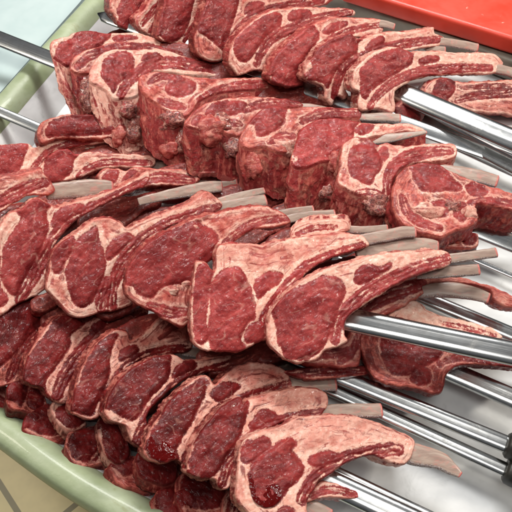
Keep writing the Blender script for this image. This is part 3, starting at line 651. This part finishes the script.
# ------------------------------------------------------------------ skewers
def skewer(label, a, za, b, zb, wpx, tip=None, flat=False, name='steel_skewer', group='steel skewers through the chops', h=.40):
    """straight bar between two traced ends; wpx is its width in the picture at the end b; tip = length (m) of the pointed end at a"""
    A = at(*a, za); Bp = at(*b, zb); d = unit(Bp-A); L = np.linalg.norm(Bp-A)
    wid = wpx*np.linalg.norm(Bp-CAM)/FPX*.5
    view = unit(CAM-(A+Bp)/2); nrm = unit(view-d*(view@d)); nrm = unit(nrm*.6+np.array([0,0,1.])*.8); nrm = unit(nrm-d*(nrm@d)); sd = np.cross(d, nrm)
    M = 28; n = 60; V = []; TC = []; F = []
    for i in range(n+1):
        t = i/n; l = t*L
        if i == 0 and tip: l = 0
        k = 1.0; hh = h
        if tip:
            q = min(1, l/tip); k = (.12+.88*q**.7) if q < 1 else 1.0
        c = A+d*l
        for j in range(M):
            th = 2*math.pi*j/M; x = math.cos(th); y = math.sin(th)
            x = math.copysign(abs(x)**.8, x); y = math.copysign(abs(y)**.9, y)
            yy = y*hh
            if y > 0 and not flat: yy -= .16*hh*math.exp(-(x/.22)**2)   # shallow fuller along the top
            V.append(c+sd*wid*x*k+nrm*wid*yy); TC.append((l*1000, th*wid*1000, wpx*7))
    for i in range(n):
        for j in range(M): F.append((i*M+j, i*M+(j+1)%M, (i+1)*M+(j+1)%M, (i+1)*M+j))
    F.append(tuple(range(M))[::-1]); F.append(tuple(range(n*M, n*M+M)))
    r = empty(name, A); tag(r, label, 'skewer', group)
    new_obj('blade', V, F, STEEL, r, dict(tc=np.array(TC)))
    return r, Bp, d, wid, nrm

GRIP = plain('black_grip', (.012,.012,.012), (.03,.028,.022), 40, .4, bump=.0004)
def handle(sk, r):
    root, E, d, wid, nrm = sk
    s2 = np.cross(d, nrm); V = []; F = []; M = 28
    prof = [(-.004,.0),(-.004,.8),(-.002,.97),(.002,1),(.012,1.0),(.03,.96),(.06,1.0),(.09,1.02),(.1,.9),(.102,.0)]
    for l, k in prof:
        for j in range(M):
            q = 2*math.pi*j/M; V.append(E+d*l+(s2*math.cos(q)+nrm*math.sin(q))*r*max(k,.02))
    for i in range(len(prof)-1):
        for j in range(M): F.append((i*M+j, i*M+(j+1)%M, (i+1)*M+(j+1)%M, (i+1)*M+j))
    new_obj('handle', V, F, GRIP, root)

skewer("flat skewer tip pointing out of the thick end chop over the tub edge", (-40,23),.082,(530,250),.030,18,flat=True,h=.22)
skewer("flat skewer tip poking out of the back left chop", (98,14),.060,(530,168),.030,15,tip=.012,flat=True,h=.22)
skewer("lower flat skewer tip reaching the left edge above the thin ribs", (-40,95),.068,(170,184),.004,11,flat=True,h=.22)
skewer("steel skewer just above the peach strip of fat at the right edge", (330,258),.010,(540,346),.014,14)
skewer("thick steel skewer coming out under the long white rib of the back row", (300,50),.040,(540,152),.060,22)
skewer("steel skewer lying just below the thick one of the back row", (374,94),.025,(540,180),.035,16)
skewer("widest steel skewer, crossing in front of the wet dark eye at the right", (240,297),.070,(540,359),.085,23)
skewer("dark steel skewer emerging below the wet dark eye at the right edge", (250,285),.012,(540,410),.030,19)
a = skewer("upper of the two dark skewers that end in black handles", (200,320),.022,(511,446),.036,16)
handle(a, .0118)
a = skewer("lower of the two dark skewers that end in black handles", (200,330),.012,(510,471.5),.024,13)
handle(a, .0118)
skewer("bottom skewer coming out under the nearest chop", (240,440),.050,(470,548),.060,22)
skewer("thin skewer edge lying on the tub floor behind the bottom one", (300,452),.010,(500,548),.014,7)
skewer("thin bright skewer under the small purple chop stub", (420,236),.012,(545,290),.016,5)
skewer("thin steel skewer below the grey scraped ribs at the upper right", (430,135),.012,(545,188),.016,7)

# ------------------------------------------------------------------ the tub, floor, bench and board
TUBW = plain('white_tub_floor', (.60,.61,.61), (.74,.75,.75), 14, .32, coat=.3, bump=.0005, dirt=((.36,.37,.36), 16, .56, .78))
RIMG = plain('green_plastic', (.27,.32,.185), (.345,.395,.26), 22, .42, coat=.15, bump=.0006, dirt=((.24,.25,.12), 22, .56, .74))
BLUE = plain('blue_worktop', (.40,.50,.50), (.46,.55,.55), 9, .5, bump=.0004)
RED = plain('red_plastic', (.57,.043,.021), (.65,.060,.033), 20, .38, bump=.0005, dirt=((.82,.35,.28), 38, .64, .72))
GREY = plain('grey_metal', (.19,.175,.14), (.26,.24,.20), 25, .4, bump=.0004)

def sheet(name, poly, z, mat, th=.004):
    P = [at(x, y, z) for x, y in poly]
    V = P+[p-np.array([0,0,th]) for p in P]; n = len(P)
    F = [tuple(range(n)), tuple(range(n, 2*n))[::-1]]+[(i, n+i, n+(i+1)%n, (i+1)%n) for i in range(n)]
    ctr = np.array(V); me_n = np.cross(P[1]-P[0], P[2]-P[0])
    if me_n[2] < 0: F = [f[::-1] for f in F]
    return tag(new_obj(name, V, F, mat, smooth_=False), kind='structure')
floor_plane = [(-400,-150),(900,-150),(900,900),(-400,900)]
sheet('tub_floor', [(-45,385),(-62,190),(85,12),(170,-120),(700,-60),(900,700),(420,640),(230,545),(150,505),(74,455)], 0.0, TUBW)

def sweep(name, line, prof, mat, z=0, closed=False):
    """profile (outwards, up) swept along points at height z; outwards = left of the walking direction"""
    L = smooth(np.array(line), closed, 6.0)
    P = np.array([at(x, y, z) for x, y in L]); T = np.gradient(P, axis=0); T /= np.linalg.norm(T, axis=1, keepdims=True)
    N = np.stack([-T[:,1], T[:,0], 0*T[:,0]], 1)
    V = []; m = len(prof); F = []
    for i in range(len(P)):
        for u, v in prof: V.append(P[i]+N[i]*u+np.array([0,0,v]))
    for i in range(len(P)-1):
        for j in range(m-1): F.append((i*m+j, i*m+j+1, (i+1)*m+j+1, (i+1)*m+j))
    return V, F
def rounded(prof, k=4):
    return [tuple(p) for p in smooth(np.array(prof, float), False, .004)]
line = [(420,655),(230,573),(150,530),(74,487),(0,434),(-70,380),(-110,310),(-95,225),(-45,150),(0,98),(48,44),(90,-2),(140,-60),(200,-130)]
prof = rounded([(-.0215,-.016),(-.0195,-.011),(-.015,-.004),(-.009,.0),(-.002,.001),(.004,.0),(.007,-.003),(.009,-.007),(.006,-.011),(.0,-.013),(-.012,-.014)])
V, F = sweep('green_tub', line, prof, RIMG, .052)
tub = tag(new_obj('plastic_tub', V, F, RIMG), 'pale green plastic tub rim curving round the pile of chops', 'tub')
V, F = sweep('inner_wall', line, [(-.042,-.056),(-.034,-.040),(-.027,-.026),(-.0205,-.0145)], TUBW, .052)
new_obj('inner_wall', V, F, TUBW, tub)
# floor tiles at lower left
TILE = NT('beige_floor_tiles')
g = TILE.n.new('ShaderNodeNewGeometry').outputs['Position']
mp = TILE.n.new('ShaderNodeMapping'); TILE.link(g, mp.inputs[0]); mp.inputs['Rotation'].default_value = (0,0,math.radians(-42)); mp.inputs['Location'].default_value=(.02,.02,0)
br = TILE.n.new('ShaderNodeTexBrick'); TILE.link(mp.outputs[0], br.inputs['Vector']); br.offset = 0
br.inputs['Scale'].default_value = 1.0; br.inputs['Brick Width'].default_value = .068; br.inputs['Row Height'].default_value = .26
br.inputs['Mortar Size'].default_value = .0035; br.inputs['Mortar Smooth'].default_value = .1
br.inputs['Color1'].default_value = (.74,.63,.34,1); br.inputs['Color2'].default_value = (.69,.58,.31,1); br.inputs['Mortar'].default_value = (.24,.21,.12,1)
tn = TILE.noise(g, 60, 4)
TILE.set(Base_Color=TILE.mix(.5, br.outputs['Color'], TILE.mix(tn, (.7,.7,.7), (1.3,1.3,1.3)), 'MULTIPLY'), Roughness=.45)
c = at(60, 500, -.2)
V = [(-3,-3,-.2),(3,-3,-.2),(3,3,-.2),(-3,3,-.2)]
tag(new_obj('floor', V, [(0,1,2,3)], TILE.m), kind='structure')
# blue worktop beyond the tub at the upper left
P = [at(x,y,.030) for x,y in [(-300,300),(-12,106),(80,2),(150,-85),(60,-200),(-500,-200)]]
V = P+[p-np.array([0,0,.03]) for p in P]; n=len(P)
F = [tuple(range(n)),tuple(range(n,2*n))[::-1]]+[(i,n+i,n+(i+1)%n,(i+1)%n) for i in range(n)]
tag(new_obj('blue_worktop', V, F, BLUE, smooth_=False), kind='structure')

# grey ledge and red board at the upper right
def slab(name, P, th, bev, mat, label, cat):
    import bmesh
    bm = bmesh.new(); vs = [bm.verts.new(p) for p in P]; f = bm.faces.new(vs); 
    bm.normal_update()
    if f.normal.z < 0: bmesh.ops.reverse_faces(bm, faces=[f])
    r = bmesh.ops.extrude_face_region(bm, geom=[f]); ex = [v for v in r['geom'] if isinstance(v, bmesh.types.BMVert)]
    for v in ex: v.co.z -= th
    bmesh.ops.recalc_face_normals(bm, faces=bm.faces)
    bmesh.ops.bevel(bm, geom=list(bm.edges), offset=bev, segments=4, profile=.5, affect='EDGES')
    me = bpy.data.meshes.new(name); bm.to_mesh(me); bm.free(); me.materials.append(mat)
    me.polygons.foreach_set('use_smooth', [True]*len(me.polygons))
    o = bpy.data.objects.new(name, me); COL.objects.link(o); return tag(o, label, cat)
z = .035
A = at(300,-22,z); B = at(560,72,z); d = unit(B-A); q = np.array([d[1], -d[0], 0]); q = -q if q[1] < 0 else q
slab('metal_ledge', [A-q*.012, B-q*.012, B+q*.05, A+q*.05], .033, .006, GREY, 'dark grey metal ledge between the back row and the red board', 'ledge')
z = .062
A = at(342,-14,z); B = at(605,66,z); d = unit(B-A); q = np.array([d[1], -d[0], 0]); q = -q if q[1] < 0 else q
slab('cutting_board', [A, B, B+q*.4, A+q*.4], .025, .006, RED, 'bright red plastic cutting board in the upper right corner', 'cutting board')

# ------------------------------------------------------------------ light: room gradient, a ceiling lamp, added fill and glint lamps
w = bpy.data.worlds.new('World'); scene.world = w; w.use_nodes = True
nt = w.node_tree; bg = nt.nodes['Background']
tcn = nt.nodes.new('ShaderNodeTexCoord'); sx = nt.nodes.new('ShaderNodeSeparateXYZ'); rp = nt.nodes.new('ShaderNodeValToRGB')
nt.links.new(tcn.outputs['Generated'], sx.inputs[0]); nt.links.new(sx.outputs['Z'], rp.inputs[0])
e = rp.color_ramp.elements; e[0].position = .0; e[0].color = (.05,.05,.05,1); e[1].position = .9; e[1].color = (.55,.56,.58,1)
x = e.new(.35); x.color = (.16,.16,.165,1)
nt.links.new(rp.outputs[0], bg.inputs[0]); bg.inputs[1].default_value = .34
def lamp(name, loc, target, size, power, col=(1,1,1), sy=None):
    l = bpy.data.lights.new(name, 'AREA'); l.shape = 'RECTANGLE'; l.size = size; l.size_y = sy or size; l.energy = power; l.color = col
    o = bpy.data.objects.new(name, l); COL.objects.link(o); o.location = loc
    o.rotation_euler = (Vector(target)-Vector(loc)).to_track_quat('-Z', 'Y').to_euler(); return o
lamp('ceiling_or_fill_lamp', (.1,.75,1.25), (.02,.08,.05), .9, 23, (1,.98,.95), .25)
lamp('ceiling_or_fill_lamp', (-.8,.15,1.1), (0,0,.05), .15, 6, (1,.92,.80), .4)  # warm side lamp added at the left to bring yellowish glints
lamp('ceiling_or_fill_lamp', (1.15,.3,.95), (.05,0,.05), .10, 10, (1,.93,.82), .35)  # small strong lamp added at the right for sharp wet glints
lamp('ceiling_or_fill_lamp', (.05,-.45,1.5), (.05,0,.05), .5, 5, (1,.97,.92), .5)  # front fill lamp, added to brighten the lower rows

scene.view_settings.view_transform = 'Standard'; scene.view_settings.look = 'None'
scene.view_settings.gamma = 1; scene.view_settings.exposure = 0
scene.render.engine = 'CYCLES'
scene.cycles.use_denoising = True
scene.cycles.max_bounces = 6
scene.cycles.sample_clamp_indirect = 4
